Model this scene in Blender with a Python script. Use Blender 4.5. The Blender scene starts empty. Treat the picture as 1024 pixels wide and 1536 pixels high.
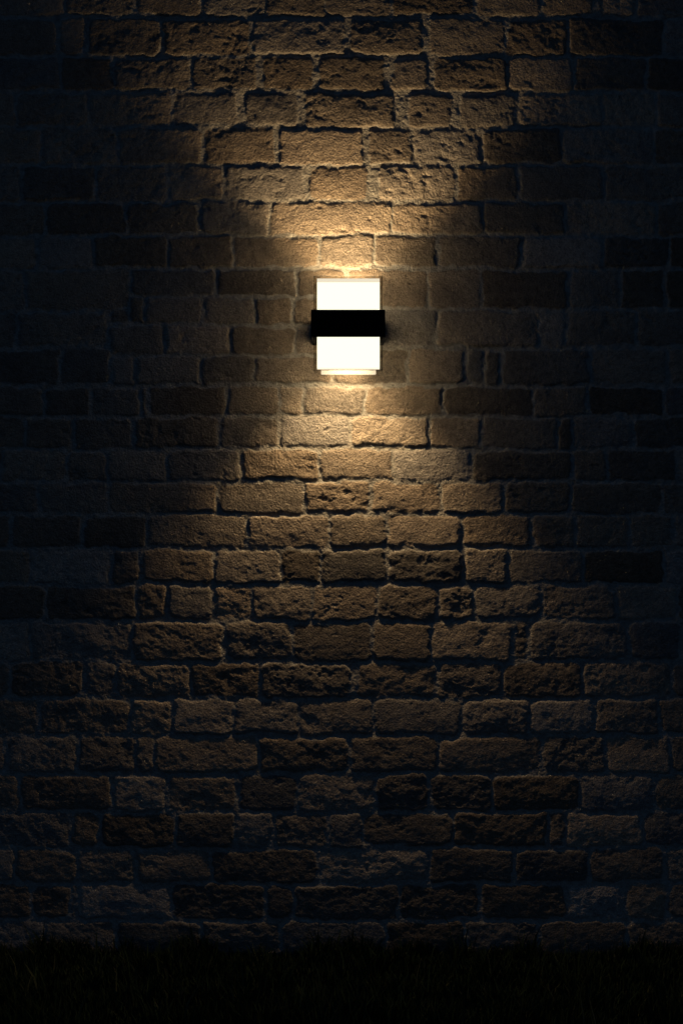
import bpy, bmesh, math, random
import numpy as np

rng = np.random.default_rng(11)
random.seed(11)
scene = bpy.context.scene
COL = scene.collection

# ------------------------------------------------------------------ scale
S = 2.0 / 1024.0          # metres per photo unit on the wall plane
CAM_D = 3.0               # camera distance from the wall face
ZC = (1436 - 768) * S     # camera height above the lawn


def at(px, py, depth=0.0):
    k = (CAM_D - depth) / CAM_D
    return ((px - 512) * S * k, -depth, ZC + (768 - py) * S * k)


def tag(o, label=None, cat=None, group=None, kind=None):
    if label: o['label'] = label
    if cat: o['category'] = cat
    if group: o['group'] = group
    if kind: o['kind'] = kind
    return o


# ------------------------------------------------------------------ materials
def mat(name):
    m = bpy.data.materials.new(name)
    m.use_nodes = True
    nt = m.node_tree
    nt.nodes.clear()
    out = nt.nodes.new('ShaderNodeOutputMaterial')
    return m, nt, out


def principled(nt, out):
    p = nt.nodes.new('ShaderNodeBsdfPrincipled')
    nt.links.new(p.outputs[0], out.inputs[0])
    return p


def noise(nt, scale, detail=5, rough=0.6, vec=None):
    n = nt.nodes.new('ShaderNodeTexNoise')
    n.inputs['Scale'].default_value = scale
    n.inputs['Detail'].default_value = detail
    n.inputs['Roughness'].default_value = rough
    if vec is not None:
        nt.links.new(vec, n.inputs['Vector'])
    return n


def ramp(nt, fac, stops):
    r = nt.nodes.new('ShaderNodeValToRGB')
    e = r.color_ramp.elements
    while len(e) < len(stops):
        e.new(0.5)
    for i, (p, c) in enumerate(stops):
        e[i].position = p
        e[i].color = (*c, 1)
    nt.links.new(fac, r.inputs[0])
    return r


def mixrgb(nt, typ, fac, a, b):
    m = nt.nodes.new('ShaderNodeMix')
    m.data_type = 'RGBA'
    m.blend_type = typ
    if isinstance(fac, (int, float)):
        m.inputs[0].default_value = fac
    else:
        nt.links.new(fac, m.inputs[0])
    for s, v in ((6, a), (7, b)):
        if isinstance(v, tuple):
            m.inputs[s].default_value = (*v, 1)
        else:
            nt.links.new(v, m.inputs[s])
    return m.outputs[2]


def stone_material():
    m, nt, out = mat('weathered_stone')
    p = principled(nt, out)
    p.inputs['Roughness'].default_value = 0.93
    p.inputs['Specular IOR Level'].default_value = 0.18
    tc = nt.nodes.new('ShaderNodeTexCoord')
    ob = tc.outputs['Object']
    at_ = nt.nodes.new('ShaderNodeAttribute')
    at_.attribute_name = 'stone_data'
    sep = nt.nodes.new('ShaderNodeSeparateColor')
    nt.links.new(at_.outputs['Color'], sep.inputs[0])
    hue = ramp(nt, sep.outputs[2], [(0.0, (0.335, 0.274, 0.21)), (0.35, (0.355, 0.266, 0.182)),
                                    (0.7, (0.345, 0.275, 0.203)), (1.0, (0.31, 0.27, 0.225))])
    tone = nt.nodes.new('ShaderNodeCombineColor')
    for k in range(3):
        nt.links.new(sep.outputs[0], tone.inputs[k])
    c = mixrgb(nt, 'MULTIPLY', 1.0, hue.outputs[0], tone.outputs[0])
    # mineral stains at several sizes
    n1 = noise(nt, 7, 6, 0.65, ob)
    r1 = ramp(nt, n1.outputs['Fac'], [(0.3, (0.62, 0.6, 0.6)), (0.55, (1.0, 0.98, 0.95)), (0.75, (1.2, 1.12, 1.0))])
    c = mixrgb(nt, 'MULTIPLY', 0.8, c, r1.outputs[0])
    n2 = noise(nt, 60, 5, 0.7, ob)
    r2 = ramp(nt, n2.outputs['Fac'], [(0.32, (0.5, 0.48, 0.46)), (0.5, (0.95, 0.95, 0.95)), (0.7, (1.22, 1.2, 1.16))])
    c = mixrgb(nt, 'MULTIPLY', 0.75, c, r2.outputs[0])
    n3 = noise(nt, 330, 3, 0.6, ob)
    r3 = ramp(nt, n3.outputs['Fac'], [(0.36, (0.55, 0.55, 0.55)), (0.5, (1, 1, 1)), (0.66, (1.3, 1.28, 1.22))])
    c = mixrgb(nt, 'MULTIPLY', 0.7, c, r3.outputs[0])
    # lime mortar
    nm = noise(nt, 45, 6, 0.7, ob)
    rm = ramp(nt, nm.outputs['Fac'], [(0.3, (0.22, 0.19, 0.15)), (0.55, (0.36, 0.315, 0.25)), (0.75, (0.48, 0.43, 0.35))])
    c = mixrgb(nt, 'MIX', sep.outputs[1], c, rm.outputs[0])
    nt.links.new(c, p.inputs['Base Color'])
    # fine grain
    nb = noise(nt, 190, 6, 0.68, ob)
    vb = nt.nodes.new('ShaderNodeTexVoronoi')
    vb.inputs['Scale'].default_value = 150
    nt.links.new(ob, vb.inputs['Vector'])
    ad = nt.nodes.new('ShaderNodeMath'); ad.operation = 'MULTIPLY_ADD'
    nt.links.new(vb.outputs['Distance'], ad.inputs[0])
    ad.inputs[1].default_value = 0.35
    nt.links.new(nb.outputs['Fac'], ad.inputs[2])
    b = nt.nodes.new('ShaderNodeBump')
    b.inputs['Strength'].default_value = 0.6
    b.inputs['Distance'].default_value = 0.010
    nt.links.new(ad.outputs[0], b.inputs['Height'])
    nt.links.new(b.outputs[0], p.inputs['Normal'])
    return m


def plain(name, col, rough, metal=0.0, bump=0.0, scale=400):
    m, nt, out = mat(name)
    p = principled(nt, out)
    p.inputs['Roughness'].default_value = rough
    p.inputs['Metallic'].default_value = metal
    p.inputs['Specular IOR Level'].default_value = 0.08
    tc = nt.nodes.new('ShaderNodeTexCoord')
    n = noise(nt, scale, 3, 0.5, tc.outputs['Object'])
    r = ramp(nt, n.outputs['Fac'], [(0.3, tuple(x * 0.85 for x in col)), (0.7, tuple(x * 1.15 for x in col))])
    nt.links.new(r.outputs[0], p.inputs['Base Color'])
    if bump:
        b = nt.nodes.new('ShaderNodeBump')
        b.inputs['Strength'].default_value = bump
        b.inputs['Distance'].default_value = 0.0006
        nt.links.new(n.outputs['Fac'], b.inputs['Height'])
        nt.links.new(b.outputs[0], p.inputs['Normal'])
    return m


def opal(name, col, strength, base=(0.8, 0.78, 0.72)):
    m, nt, out = mat(name)
    p = principled(nt, out)
    p.inputs['Base Color'].default_value = (*base, 1)
    p.inputs['Roughness'].default_value = 0.4
    p.inputs['Emission Color'].default_value = (*col, 1)
    p.inputs['Emission Strength'].default_value = strength
    p.inputs['Specular IOR Level'].default_value = 0.05
    return m


def see_through(m, solid):
    nt = m.node_tree
    out = [n for n in nt.nodes if n.type == 'OUTPUT_MATERIAL'][0]
    p = [n for n in nt.nodes if n.type == 'BSDF_PRINCIPLED'][0]
    t = nt.nodes.new('ShaderNodeBsdfTransparent'); x = nt.nodes.new('ShaderNodeMixShader')
    x.inputs[0].default_value = solid
    nt.links.new(t.outputs[0], x.inputs[1]); nt.links.new(p.outputs[0], x.inputs[2])
    nt.links.new(x.outputs[0], out.inputs[0])
    return m


def clear_glass():
    m, nt, out = mat('clear_acrylic')
    tr = nt.nodes.new('ShaderNodeBsdfTransparent')
    tr.inputs[0].default_value = (0.8, 0.79, 0.76, 1)
    gl = nt.nodes.new('ShaderNodeBsdfGlossy')
    gl.inputs['Roughness'].default_value = 0.08
    fr = nt.nodes.new('ShaderNodeFresnel')
    fr.inputs[0].default_value = 1.08
    mx = nt.nodes.new('ShaderNodeMixShader')
    nt.links.new(fr.outputs[0], mx.inputs[0])
    nt.links.new(tr.outputs[0], mx.inputs[1])
    nt.links.new(gl.outputs[0], mx.inputs[2])
    nt.links.new(mx.outputs[0], out.inputs[0])
    return m


# ------------------------------------------------------------------ numpy noise
class Lattice:
    def __init__(self, seed):
        r = np.random.default_rng(seed)
        self.g = r.uniform(-1, 1, (512, 512)).astype(np.float32)

    def __call__(self, x, y):
        xi = np.floor(x).astype(np.int32); yi = np.floor(y).astype(np.int32)
        fx = (x - xi).astype(np.float32); fy = (y - yi).astype(np.float32)
        fx = fx * fx * fx * (fx * (fx * 6 - 15) + 10); fy = fy * fy * fy * (fy * (fy * 6 - 15) + 10)
        x0 = xi & 511; x1 = (xi + 1) & 511; y0 = yi & 511; y1 = (yi + 1) & 511
        g = self.g
        a = g[y0, x0] * (1 - fx) + g[y0, x1] * fx
        b = g[y1, x0] * (1 - fx) + g[y1, x1] * fx
        return a * (1 - fy) + b * fy


_L = [Lattice(100 + i) for i in range(12)]


def fbm(x, y, wl, octs, gain=0.5, k=0, rot=0.55):
    """sum of octaves; wl = longest wavelength in photo units"""
    out = 0; amp = 1.0; f = 1.0 / wl
    for i in range(octs):
        a = rot * (i + 1)
        c, s = math.cos(a), math.sin(a)
        out = out + amp * _L[(k + i) % 12]((x * c - y * s) * f + 17.3 * i + k * 7.7, (x * s + y * c) * f + 5.1 * i + k * 3.3)
        amp *= gain; f *= 2.03
    return out


# ------------------------------------------------------------------ stone layout (photo units)
ROWS = [
    (-29, 24, [95, 201, 305, 396, 487, 587, 712, 812, 895, 956]),
    (26, 83, [86, 127, 243, 375, (516, 527), (632, 644), 760, 854, 997]),
    (84, 136, [91, 171, 285, (383, 395), (470, 479), (578, 590), (641, 653), 763, 861, 969]),
    (138, 190, [133, 259, (354, 368), (447, 460), (591, 613), (676, 691), 775, 904, 984]),
    (191, 247, [61, 174, 304, (411, 421), (542, 554), 618, 724, 843, 981]),
    (248, 301, [142, 249, 337, (455, 465), (550, 568), 683, 777, 905]),
    (302, 352, [69, 188, 299, 406, 587, 723, 849, 984]),
    (353, 402, [56, 140, 250, 349, 477, 562, 658, 782, 905, 1002]),
    (580, 624, [65, 137, 211, 224, 339, 419, 455, 547, 665, 800, 881, 996]),
    (625, 673, [38, 109, 200, 328, 419, 528, 646, 720, 837, 859, 950]),
    (674, 722, [2, 98, 160, 249, 362, 482, 588, 707, 858, 912, 1017]),
    (723, 771, [57, 161, 325, 457, 555, 660, 755, 858, 994]),
    (772, 822, [124, 218, 371, 493, 579, 692, 797, 866, 947]),
    (824, 876, [49, 166, 211, 321, 420, 480, 580, 696, 763, 874, 997]),
    (878, 931, [70, 206, 251, 320, 378, 466, 567, 659, 713, 811, 923, 1016]),
    (933, 992, [46, 198, (332, 341), 438, 557, 647, 770, 793, 941]),
    (994, 1047, [124, 172, 285, 389, (522, 536), 655, 756, 875, 1011]),
    (1049, 1103, [57, 193, 257, 350, 448, 560, 694, 793, 892, 989]),
    (1105, 1160, [119, 203, 231, 386, 523, 657, 813, 909]),
    (1162, 1217, [31, 167, 251, 358, 447, 562, 645, 738, 869, 981]),
    (1219, 1272, [107, 149, 261, 353, 410, 493, 545, 679, 821, 847, 964]),
    (1274, 1325, [23, 116, 204, 315, 477, 641, 771, 884, 996]),
    (1327, 1380, [48, 107, 118, 256, 399, 442, 598, 720, 849, 938]),
    (1382, 1440, [67, 175, 302, 421, 578, 700, 806, 940]),
]
PX0, PX1 = -1160, 2180          # wall ends
stones = []                     # x0, x1, y0, y1


def fill(x0, x1, y0, y1, from_right=False):
    """continue a course with stones of varied length"""
    x = x0
    while x < x1 - 8:
        w = random.choice([random.uniform(60, 100), random.uniform(90, 135), random.uniform(110, 165)])
        e = x + w
        if x1 - e < 55:
            e = x1
        stones.append((x, e, y0, y1))
        x = e


def course(y0, y1, joints):
    """stones of one course; a joint given as a pair is a wide mortar bed"""
    js = [q if isinstance(q, tuple) else (q, q) for q in joints]
    if js[0][0] >= 40:
        js.insert(0, (js[0][0] - 110,) * 2)
    fill(PX0, js[0][0], y0, y1)
    for a, b in zip(js[:-1], js[1:]):
        stones.append((a[1] - (2.5 if a[1] > a[0] else 0), b[0] + (2.5 if b[1] > b[0] else 0), y0, y1))
    fill(js[-1][1], PX1, y0, y1)


for y0, y1, j in ROWS:
    course(y0, y1, j)
# irregular band beside the lamp: three courses at the sides, four thin ones between
LEFT = [(404, 464, [38, 194]), (466, 520, [24, 161]), (522, 577, [-20, 89, 165])]
for y0, y1, j in LEFT:
    fill(PX0, j[0], y0, y1)
    for a, b in zip(j[:-1], j[1:]):
        stones.append((a, b, y0, y1))
MID = [(404, 443, [194, 326, 445, 520]), (444, 487, [194, 217, 305, 381, 438, 520]),
       (489, 533, [161, 247, 345, 442, 520]), (535, 577, [165, 203, 300, 381, 498])]
for y0, y1, j in MID:
    for a, b in zip(j[:-1], j[1:]):
        stones.append((a, b, y0, y1))
stones.append((162, 194, 466, 487))
RIGHT = [(404, 462, [520, 641, 721, 853, 931]), (464, 519, [520, 655, 808, 849, 958]),
         (522, 577, [498, 611, 699, 725, 750, 887, 1001])]
for y0, y1, j in RIGHT:
    for a, b in zip(j[:-1], j[1:]):
        stones.append((a, b, y0, y1))
    fill(j[-1], PX1, y0, y1)
# above the picture
y = -31
while y > -1100:
    h = random.uniform(48, 58)
    fill(PX0 + random.uniform(-60, 0), PX1, y - h, y)
    y -= h + 1.5

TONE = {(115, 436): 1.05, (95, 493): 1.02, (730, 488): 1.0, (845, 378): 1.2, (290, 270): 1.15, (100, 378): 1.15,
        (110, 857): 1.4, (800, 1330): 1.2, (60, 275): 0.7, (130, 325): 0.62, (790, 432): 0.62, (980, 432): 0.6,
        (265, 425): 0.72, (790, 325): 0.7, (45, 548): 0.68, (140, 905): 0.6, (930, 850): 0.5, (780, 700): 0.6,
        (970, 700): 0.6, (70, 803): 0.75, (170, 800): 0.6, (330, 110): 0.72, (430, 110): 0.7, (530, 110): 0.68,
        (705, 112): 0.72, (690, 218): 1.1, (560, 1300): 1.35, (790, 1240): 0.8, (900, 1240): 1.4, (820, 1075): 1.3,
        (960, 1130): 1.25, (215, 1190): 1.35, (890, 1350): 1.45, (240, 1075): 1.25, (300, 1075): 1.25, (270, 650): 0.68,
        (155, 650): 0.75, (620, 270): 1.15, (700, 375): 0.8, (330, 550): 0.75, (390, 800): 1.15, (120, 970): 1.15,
        (330, 1350): 0.55, (420, 1350): 0.6, (500, 1350): 0.6, (400, 1300): 0.6, (305, 1245): 0.6, (600, 1245): 0.65,  # bottom-centre stones: dimness far below the lamp painted in as darker tone
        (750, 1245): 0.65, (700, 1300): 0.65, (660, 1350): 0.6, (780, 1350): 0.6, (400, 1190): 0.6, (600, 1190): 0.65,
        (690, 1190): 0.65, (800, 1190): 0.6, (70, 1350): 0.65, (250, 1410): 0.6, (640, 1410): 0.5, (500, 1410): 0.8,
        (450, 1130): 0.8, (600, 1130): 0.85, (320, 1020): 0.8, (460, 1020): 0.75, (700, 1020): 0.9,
        (473, 648): 1.08, (587, 648): 1.12, (500, 326): 1.1, (490, 600): 0.85, (600, 600): 0.88}  # stones by the lamp: beam brightness adjusted through their colour


# ------------------------------------------------------------------ the wall
def build_wall():
    def axis(lo, hi, a, b, fine, coarse):
        n1 = max(1, int((a - lo) / coarse)); n2 = int((b - a) / fine); n3 = max(1, int((hi - b) / coarse))
        return np.concatenate([np.linspace(lo, a, n1, endpoint=False), np.linspace(a, b, n2, endpoint=False),
                               np.linspace(b, hi, n3 + 1)])
    xs = axis(PX0, PX1, -50, 1074, 1.45, 5.0)
    ys = axis(-1090, 1440, -40, 1440 - 1, 1.45, 5.0)
    X, Y = np.meshgrid(xs.astype(np.float32), ys.astype(np.float32))
    ny, nx = X.shape
    # uneven outlines: bend the coordinates
    WX = X + 2.2 * fbm(X, Y, 70, 2, 0.5, 0) + 1.7 * fbm(X, Y, 17, 3, 0.6, 2)
    WY = Y + 2.2 * fbm(X, Y, 90, 2, 0.5, 4) + 1.9 * fbm(X, Y, 19, 3, 0.6, 6)
    rough = fbm(X, Y * 1.25, 34, 5, 0.62, 3)
    chip = fbm(X * 0.9, Y * 1.4, 15, 3, 0.6, 8)
    big = fbm(X, Y, 80, 2, 0.5, 9)
    grit = fbm(X, Y * 1.1, 8.5, 3, 0.7, 10, rot=0.9)
    grit = grit - 0.5 * np.abs(fbm(X, Y, 13, 3, 0.65, 1, rot=1.3))
    H = 0.0015 * fbm(X, Y, 22, 4, 0.7, 5) + 0.0009 * big + 0.0005 * grit + 0.0004
    Hm = H.copy()
    tone = np.ones_like(X); hue = np.full_like(X, 0.5); mort = np.ones_like(X)
    for (x0, x1, y0, y1) in stones:
        cx, cy = (x0 + x1) / 2, (y0 + y1) / 2
        i0, i1 = np.searchsorted(xs, [x0 - 9, x1 + 9]); j0, j1 = np.searchsorted(ys, [y0 - 9, y1 + 9])
        if i1 - i0 < 2 or j1 - j0 < 2:
            continue
        sl = (slice(j0, j1), slice(i0, i1))
        wx, wy = WX[sl], WY[sl]
        gap = rng.uniform(0.7, 2.3)
        hw, hh = (x1 - x0) / 2 - gap, (y1 - y0) / 2 - rng.uniform(0.4, 1.5)
        ang = rng.uniform(-0.014, 0.014)
        dx, dy = wx - cx, wy - cy
        dx, dy = dx + dy * ang + dy * rng.uniform(-0.05, 0.05), dy - dx * ang
        r = min(rng.uniform(3, 8) if 310 < cy < 780 else rng.uniform(4, 11) if cy < 900 else rng.uniform(5, 14), hh * 0.8, max(2, hw * 0.8))
        qx, qy = np.abs(dx) - (hw - r), np.abs(dy) - (hh - r)
        d = -(np.hypot(np.maximum(qx, 0), np.maximum(qy, 0)) + np.minimum(np.maximum(qx, qy), 0) - r)
        # worn arrises
        d = d + 1.3 * chip[sl] - 0.5
        ew = rng.uniform(3, 7)
        t = np.clip(d / ew, 0, 1)
        prof = np.sqrt(np.clip(1 - (1 - t) ** 2.2, 0, 1))
        proud = rng.uniform(0.0024, 0.0050) * (0.8 if abs(cx - 520) > 330 else 1.0)
        # calm stones round the fitting, rougher hewn above and below
        rg = 0.75 if 350 < cy < 625 else 1.0
        rg *= rng.choice([0.6, 0.8, 1.0, 1.15, 1.4])
        tilt = rng.normal(0, 0.0007) * dx / 50 + rng.normal(0, 0.0007) * dy / 25
        dome = 0.0012 * np.clip(d / 24, 0, 1)
        sr = rough[sl]
        pit = rng.choice([0.0, 0.0, 0.0008, 0.0026])
        surf = proud + tilt + dome + rg * (0.00085 * sr + 0.00042 * grit[sl] - 0.0012 * np.clip(-sr - 0.6, 0, 1) * 2.0
                                           - pit * np.clip(chip[sl] - 0.85, 0, 0.5) * 2)
        h = Hm[sl] * (1 - prof) * (1 - t) - 0.0006 * (1 - t) + surf * prof
        cur = H[sl]
        m = (d > 0) & (h > cur)
        cur[m] = h[m]
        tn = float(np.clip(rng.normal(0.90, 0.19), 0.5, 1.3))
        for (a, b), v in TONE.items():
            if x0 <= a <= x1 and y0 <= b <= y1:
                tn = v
        hu = rng.uniform(0, 1)
        ms = d > 0.3
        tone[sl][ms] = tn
        hue[sl][ms] = hu
        mm = mort[sl]
        mm[ms] = np.minimum(mm[ms], 1 - np.clip((d[ms] - 0.3) / 1.4, 0, 1))
    co = np.empty((ny, nx, 3), np.float32)
    co[..., 0] = (X - 512) * S
    co[..., 1] = -(H - 0.0035)
    co[..., 2] = ZC + (768 - Y) * S
    co[-1, :, 2] = -0.10
    verts = co.reshape(-1, 3)
    idx = np.arange(ny * nx).reshape(ny, nx)
    # faces seen from -Y: rows go downward
    q = np.stack([idx[:-1, :-1], idx[1:, :-1], idx[1:, 1:], idx[:-1, 1:]], -1).reshape(-1, 4)
    # thickness: rim strips and a back
    ring = np.concatenate([idx[0, :], idx[1:, -1], idx[-1, -2::-1], idx[-2:0:-1, 0]])
    back = verts[ring].copy(); back[:, 1] = 0.38
    nb = len(verts)
    verts = np.concatenate([verts, back])
    bi = nb + np.arange(len(ring))
    strip = np.stack([ring, np.roll(ring, -1), np.roll(bi, -1), bi], -1)
    c4 = np.array([[0, nx - 1, nx - 1 + ny - 1, nx - 1 + ny - 1 + nx - 1]]) + nb
    quads = np.concatenate([q, strip, c4]).astype(np.int32)
    me = bpy.data.meshes.new('stone_wall')
    me.vertices.add(len(verts)); me.loops.add(quads.size); me.polygons.add(len(quads))
    me.vertices.foreach_set('co', verts.astype(np.float32).ravel())
    me.loops.foreach_set('vertex_index', quads.ravel())
    me.polygons.foreach_set('loop_start', np.arange(0, quads.size, 4, dtype=np.int32))
    me.update(calc_edges=True)
    sm = np.zeros(len(quads), bool); sm[:len(q)] = True
    me.polygons.foreach_set('use_smooth', sm)
    data = np.zeros((len(verts), 4), np.float32)
    data[:, 3] = 1; data[:, 0] = 1; data[:, 2] = 0.5
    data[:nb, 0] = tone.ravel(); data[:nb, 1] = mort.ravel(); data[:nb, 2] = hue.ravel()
    a = me.attributes.new('stone_data', 'FLOAT_COLOR', 'POINT')
    a.data.foreach_set('color', data.ravel())
    me.materials.append(stone_material())
    o = bpy.data.objects.new('stone_wall', me)
    COL.objects.link(o)
    tag(o, 'old wall of rough brown hewn stone blocks with pale mortar joints', 'wall')
    return o


build_wall()

# ------------------------------------------------------------------ lamp
def mesh_obj(name, bm, m, parent=None, bevel=0.0, smooth=False):
    if bevel:
        bmesh.ops.bevel(bm, geom=bm.edges[:], offset=bevel, segments=2, affect='EDGES', profile=0.6)
    bmesh.ops.recalc_face_normals(bm, faces=bm.faces[:])
    me = bpy.data.meshes.new(name)
    bm.to_mesh(me); bm.free()
    me.materials.append(m)
    if smooth:
        for p in me.polygons: p.use_smooth = True
    o = bpy.data.objects.new(name, me)
    COL.objects.link(o)
    if parent:
        o.parent = parent
        o.matrix_parent_inverse = parent.matrix_world.inverted()
    return o


def add_box(bm, x0, x1, y0, y1, z0, z1):
    v = [bm.verts.new((x, y, z)) for x in (x0, x1) for y in (y0, y1) for z in (z0, z1)]
    for f in ((0, 1, 3, 2), (4, 6, 7, 5), (0, 4, 5, 1), (2, 3, 7, 6), (0, 2, 6, 4), (1, 5, 7, 3)):
        bm.faces.new([v[i] for i in f])


def box(x0, x1, y0, y1, z0, z1):
    bm = bmesh.new(); add_box(bm, x0, x1, y0, y1, z0, z1); return bm


D = 0.145                                   # how far the fitting stands off the wall
black = plain('black_powder_coat', (0.004, 0.004, 0.005), 0.85, 0.0, 0.25, 900)
opal_m = opal('lit_opal', (1.0, 0.96, 0.72), 1.28)
cheek_m = see_through(opal('lit_opal_cheek', (1.0, 0.84, 0.56), 1.2), 0.45)
core_m = opal('led_module', (1.0, 0.82, 0.53), 23.0)
edge_m = opal('lit_opal_edge', (1.0, 0.88, 0.66), 0.88, (0.1, 0.09, 0.07))
glass = clear_glass()

lamp = bpy.data.objects.new('wall_lamp', None)
COL.objects.link(lamp)
bx, _, bz = at(522, 484, 0.0)
BX0, _, BZ1 = at(466.3, 464, D); BX1, _, BZ0 = at(577.6, 505, D)
lamp.location = ((BX0 + BX1) / 2, -0.01, (BZ0 + BZ1) / 2)
bpy.context.view_layer.update()
tag(lamp, 'lit up and down wall lamp with black band round its glowing box', 'wall lamp')

# black band: a hollow collar, closed in the middle by the LED tray
bm = bmesh.new()
add_box(bm, BX0, BX1, -D, 0.004, BZ0, BZ1)
mesh_obj('band', bm, black, lamp, bevel=0.0018)
mesh_obj('mounting_plate', box(BX0 + 0.03, BX1 - 0.03, -0.017, 0.004, BZ0 - 0.06, BZ1 + 0.06),
         plain('plate_metal', (0.55, 0.5, 0.42), 0.5, 0.0), lamp, bevel=0.002)

GX0, _, GZ1 = at(470.2, 413.3, D); GX1, _, GZ0 = at(573.8, 555.6, D)     # clear cover
OX0, _, OZ1 = at(475.4, 417.0, D); OX1, _, OZ0 = at(569.2, 553.8, D)     # opal face
yb = -0.016
for up in (True, False):
    z0, z1 = (BZ1, GZ1) if up else (GZ0, BZ0)
    # clear cover: front plate, two cheeks and a rim, open towards the beam
    t = 0.0035
    bm = bmesh.new()
    yf = -D + 0.002
    za, zb = z0, z1
    add_box(bm, GX0, OX0 - 0.001, yf, yf + t, za, zb)
    add_box(bm, OX1 + 0.001, GX1, yf, yf + t, za, zb)
    if up:
        add_box(bm, OX0 - 0.001, OX1 + 0.001, yf, yf + t, OZ1 + 0.0005, zb)
    else:
        add_box(bm, OX0 - 0.001, OX1 + 0.001, yf, yf + t, za, OZ0 - 0.0005)
    add_box(bm, GX0, GX0 + t, yf + t, yf + 0.03, za, zb)
    add_box(bm, GX1 - t, GX1, yf + t, yf + 0.03, za, zb)
    mesh_obj('clear_cover', bm, glass, lamp)
    # opal box: front and cheeks
    bm = bmesh.new()
    za, zb = (BZ1, OZ1 - 0.0118 + 0.0) if up else (OZ0 + 0.003, BZ0)
    if up: zb = OZ1 - 0.011
    add_box(bm, OX0, OX1, yf + 0.001, yf + 0.005, za, zb)
    mesh_obj('diffuser', bm, opal_m, lamp)
    for xa in (OX0, OX1 - 0.004):
        mesh_obj('diffuser_cheek', box(xa, xa + 0.004, yf + 0.005, -0.03, za if up else za + 0.014, zb), cheek_m, lamp)
    cz = (BZ1 + 0.0005, BZ1 + 0.075) if up else (BZ0 - 0.075, BZ0 - 0.0005)
    mesh_obj('led_module', box((BX0 + BX1) / 2 - 0.05, (BX0 + BX1) / 2 + 0.05, -0.132, -0.112, *cz), core_m, lamp)
    # paler ground edge of the opal
    bm = bmesh.new()
    if up: add_box(bm, OX0, OX1, yf + 0.0012, yf + 0.0048, zb, OZ1)
    else: add_box(bm, OX0, OX1, yf + 0.0012, yf + 0.0048, OZ0, za)
    mesh_obj('diffuser_edge', bm, edge_m, lamp)

# light guide whose lower end shows under the cover
LX0, _, _ = at(481.5, 500, 0.05); LX1, _, LZ = at(563.5, 561.5, 0.05)
guide_m = see_through(opal('lit_guide', (1.0, 0.9, 0.7), 0.6, (0.1, 0.09, 0.07)), 0.6)
thin_m = see_through(opal('lit_guide_thin', (1.0, 0.9, 0.7), 0.85, (0.1, 0.09, 0.07)), 0.45)
mesh_obj('light_guide', box(LX0, LX1, -0.052, -0.044, LZ, BZ0), guide_m, lamp)
mesh_obj('light_guide', box(LX0, LX1, -0.058, -0.050, BZ1, ZC + 0.6577), thin_m, lamp)


def spot(name, z, up, energy, cone, blend, tilt, d=0.062, r=0.012, col=(1.0, 0.74, 0.42)):
    l = bpy.data.lights.new(name, 'SPOT')
    l.energy = energy; l.spot_size = math.radians(cone); l.spot_blend = blend
    l.shadow_soft_size = r; l.color = col
    o = bpy.data.objects.new(name, l)
    COL.objects.link(o)
    o.location = ((BX0 + BX1) / 2, -d, z)
    # tilt (deg) leans the beam towards the wall (+Y)
    a = math.radians(tilt)
    o.rotation_euler = (math.pi - a, 0, 0) if up else (a, 0, 0)
    o.parent = lamp
    o.matrix_parent_inverse = lamp.matrix_world.inverted()
    return o


spot('led_flood', BZ1 + 0.008, True, 22.5, 97, 0.6, 10, d=0.088, r=0.02)
spot('led_flood', BZ0 - 0.008, False, 22, 99, 0.6, 13, d=0.08, r=0.02)

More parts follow.
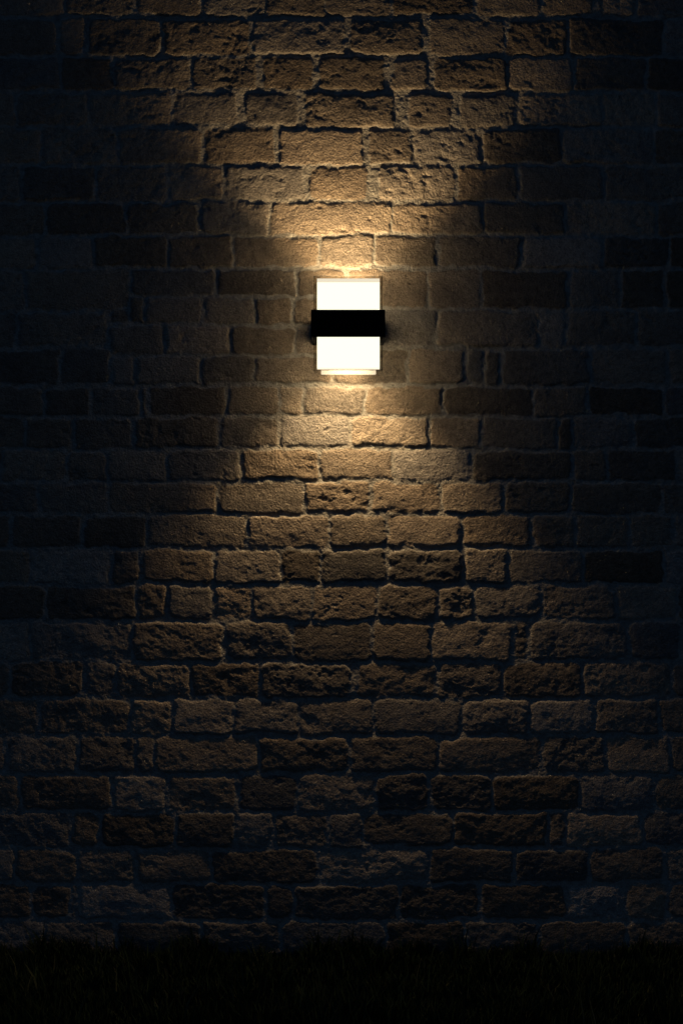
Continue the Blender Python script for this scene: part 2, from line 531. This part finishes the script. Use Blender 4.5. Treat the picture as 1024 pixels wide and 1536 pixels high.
# ------------------------------------------------------------------ lawn
def build_lawn():
    m, nt, out = mat('dark_soil')
    p = principled(nt, out)
    p.inputs['Roughness'].default_value = 1.0
    p.inputs['Specular IOR Level'].default_value = 0.1
    tc = nt.nodes.new('ShaderNodeTexCoord')
    n = noise(nt, 14, 6, 0.7, tc.outputs['Object'])
    r = ramp(nt, n.outputs['Fac'], [(0.3, (0.012, 0.012, 0.007)), (0.7, (0.024, 0.026, 0.012))])
    nt.links.new(r.outputs[0], p.inputs['Base Color'])
    bm = bmesh.new()
    vs = [bm.verts.new(c) for c in ((-60, -60, 0), (60, -60, 0), (60, 60, 0), (-60, 60, 0))]
    bm.faces.new(vs)
    o = mesh_obj('lawn_ground', bm, m)
    tag(o, 'dark earth under the grass in front of the wall', 'ground', kind='structure')

    g, nt, out = mat('grass_blades')
    p = principled(nt, out)
    p.inputs['Roughness'].default_value = 0.75
    p.inputs['Specular IOR Level'].default_value = 0.15
    a = nt.nodes.new('ShaderNodeAttribute'); a.attribute_name = 'blade'
    sp = nt.nodes.new('ShaderNodeSeparateColor'); nt.links.new(a.outputs['Color'], sp.inputs[0])
    r = ramp(nt, sp.outputs[0], [(0.0, (0.010, 0.018, 0.005)), (0.5, (0.02, 0.032, 0.008)), (0.9, (0.03, 0.042, 0.014)),
                                 (0.99, (0.07, 0.068, 0.03))])
    nt.links.new(r.outputs[0], p.inputs['Base Color'])
    n = 90000
    near = int(n * 0.62)
    bx = np.concatenate([rng.uniform(-1.35, 1.35, near), rng.uniform(-3.2, 3.2, n - near)])
    by = np.concatenate([-0.004 - 0.62 * rng.uniform(0, 1, near) ** 1.15, -0.004 - 2.0 * rng.uniform(0, 1, n - near)])
    clump = 0.5 + 0.5 * np.clip(fbm(bx * 500, by * 900, 60, 3, 0.6, 1) * 1.3, -1, 1)
    h = rng.uniform(0.025, 0.06, n) * (0.4 + 1.1 * clump ** 1.5)
    h *= np.where(rng.uniform(0, 1, n) < 0.02, rng.uniform(1.3, 2.3, n), 1.0)
    w = rng.uniform(0.0016, 0.0034, n)
    th = rng.uniform(0, 2 * math.pi, n); ln = rng.uniform(0, 2 * math.pi, n)
    bend = h * rng.uniform(0.05, 0.6, n)
    ax, ay = np.cos(th) * w, np.sin(th) * w
    lx, ly = np.cos(ln) * bend, np.sin(ln) * bend
    ly = np.where(by + ly > -0.004, -np.abs(ly), ly)
    V = np.empty((n, 5, 3), np.float32)
    def put(k, sx, f, fb, hz):
        V[:, k, 0] = bx + ax * sx * f + lx * fb; V[:, k, 1] = np.minimum(by + ay * sx * f + ly * fb, 0.001); V[:, k, 2] = h * hz
    put(0, -1, 1, 0, -0.05); put(1, 1, 1, 0, -0.05)
    put(2, 1, 0.75, 0.35, 0.6); put(3, -1, 0.75, 0.35, 0.6); put(4, 0, 0, 1.0, 1.0)
    base = (np.arange(n) * 5)[:, None]
    loops = np.concatenate([base + np.array([0, 1, 2, 3]), base + np.array([3, 2, 4])], 1).astype(np.int32)
    me = bpy.data.meshes.new('grass')
    me.vertices.add(n * 5); me.loops.add(n * 7); me.polygons.add(n * 2)
    me.vertices.foreach_set('co', V.ravel())
    me.loops.foreach_set('vertex_index', loops.ravel())
    st = np.stack([np.arange(n) * 7, np.arange(n) * 7 + 4], 1).astype(np.int32).ravel()
    me.polygons.foreach_set('loop_start', st)
    me.update(calc_edges=True)
    at_ = me.attributes.new('blade', 'FLOAT_COLOR', 'POINT')
    c = np.ones((n, 5, 4), np.float32)
    c[:, :, 0] = rng.uniform(0, 1, n)[:, None]
    at_.data.foreach_set('color', c.ravel())
    me.materials.append(g)
    o = bpy.data.objects.new('grass', me); COL.objects.link(o)
    tag(o, 'dark tufted grass growing along the foot of the wall', 'grass', kind='stuff')


build_lawn()

# ------------------------------------------------------------------ night sky
w = bpy.data.worlds.new('World'); scene.world = w
w.use_nodes = True
nt = w.node_tree; nt.nodes.clear()
out = nt.nodes.new('ShaderNodeOutputWorld'); bg = nt.nodes.new('ShaderNodeBackground')
sky = nt.nodes.new('ShaderNodeTexSky')
sky.sky_type = 'NISHITA'; sky.sun_disc = False
sky.sun_elevation = math.radians(0.3); sky.sun_rotation = math.radians(20)
nt.links.new(sky.outputs[0], bg.inputs[0]); nt.links.new(bg.outputs[0], out.inputs[0])
bg.inputs[1].default_value = 0.15
sky.ozone_density = 3.7

# ------------------------------------------------------------------ camera
cam = bpy.data.cameras.new('camera')
cam.sensor_fit = 'HORIZONTAL'; cam.sensor_width = 36
cam.lens = 36 * CAM_D / 2.0
cam.clip_start = 0.05; cam.clip_end = 300
co = bpy.data.objects.new('camera', cam); COL.objects.link(co)
co.location = (0, -CAM_D, ZC); co.rotation_euler = (math.pi / 2, 0, 0)
scene.camera = co

vs = scene.view_settings
vs.view_transform = 'Standard'; vs.look = 'None'; vs.gamma = 1; vs.exposure = 0; vs.use_curve_mapping = False
scene.cycles.use_denoising = True
scene.cycles.max_bounces = 6
scene.cycles.sample_clamp_indirect = 4
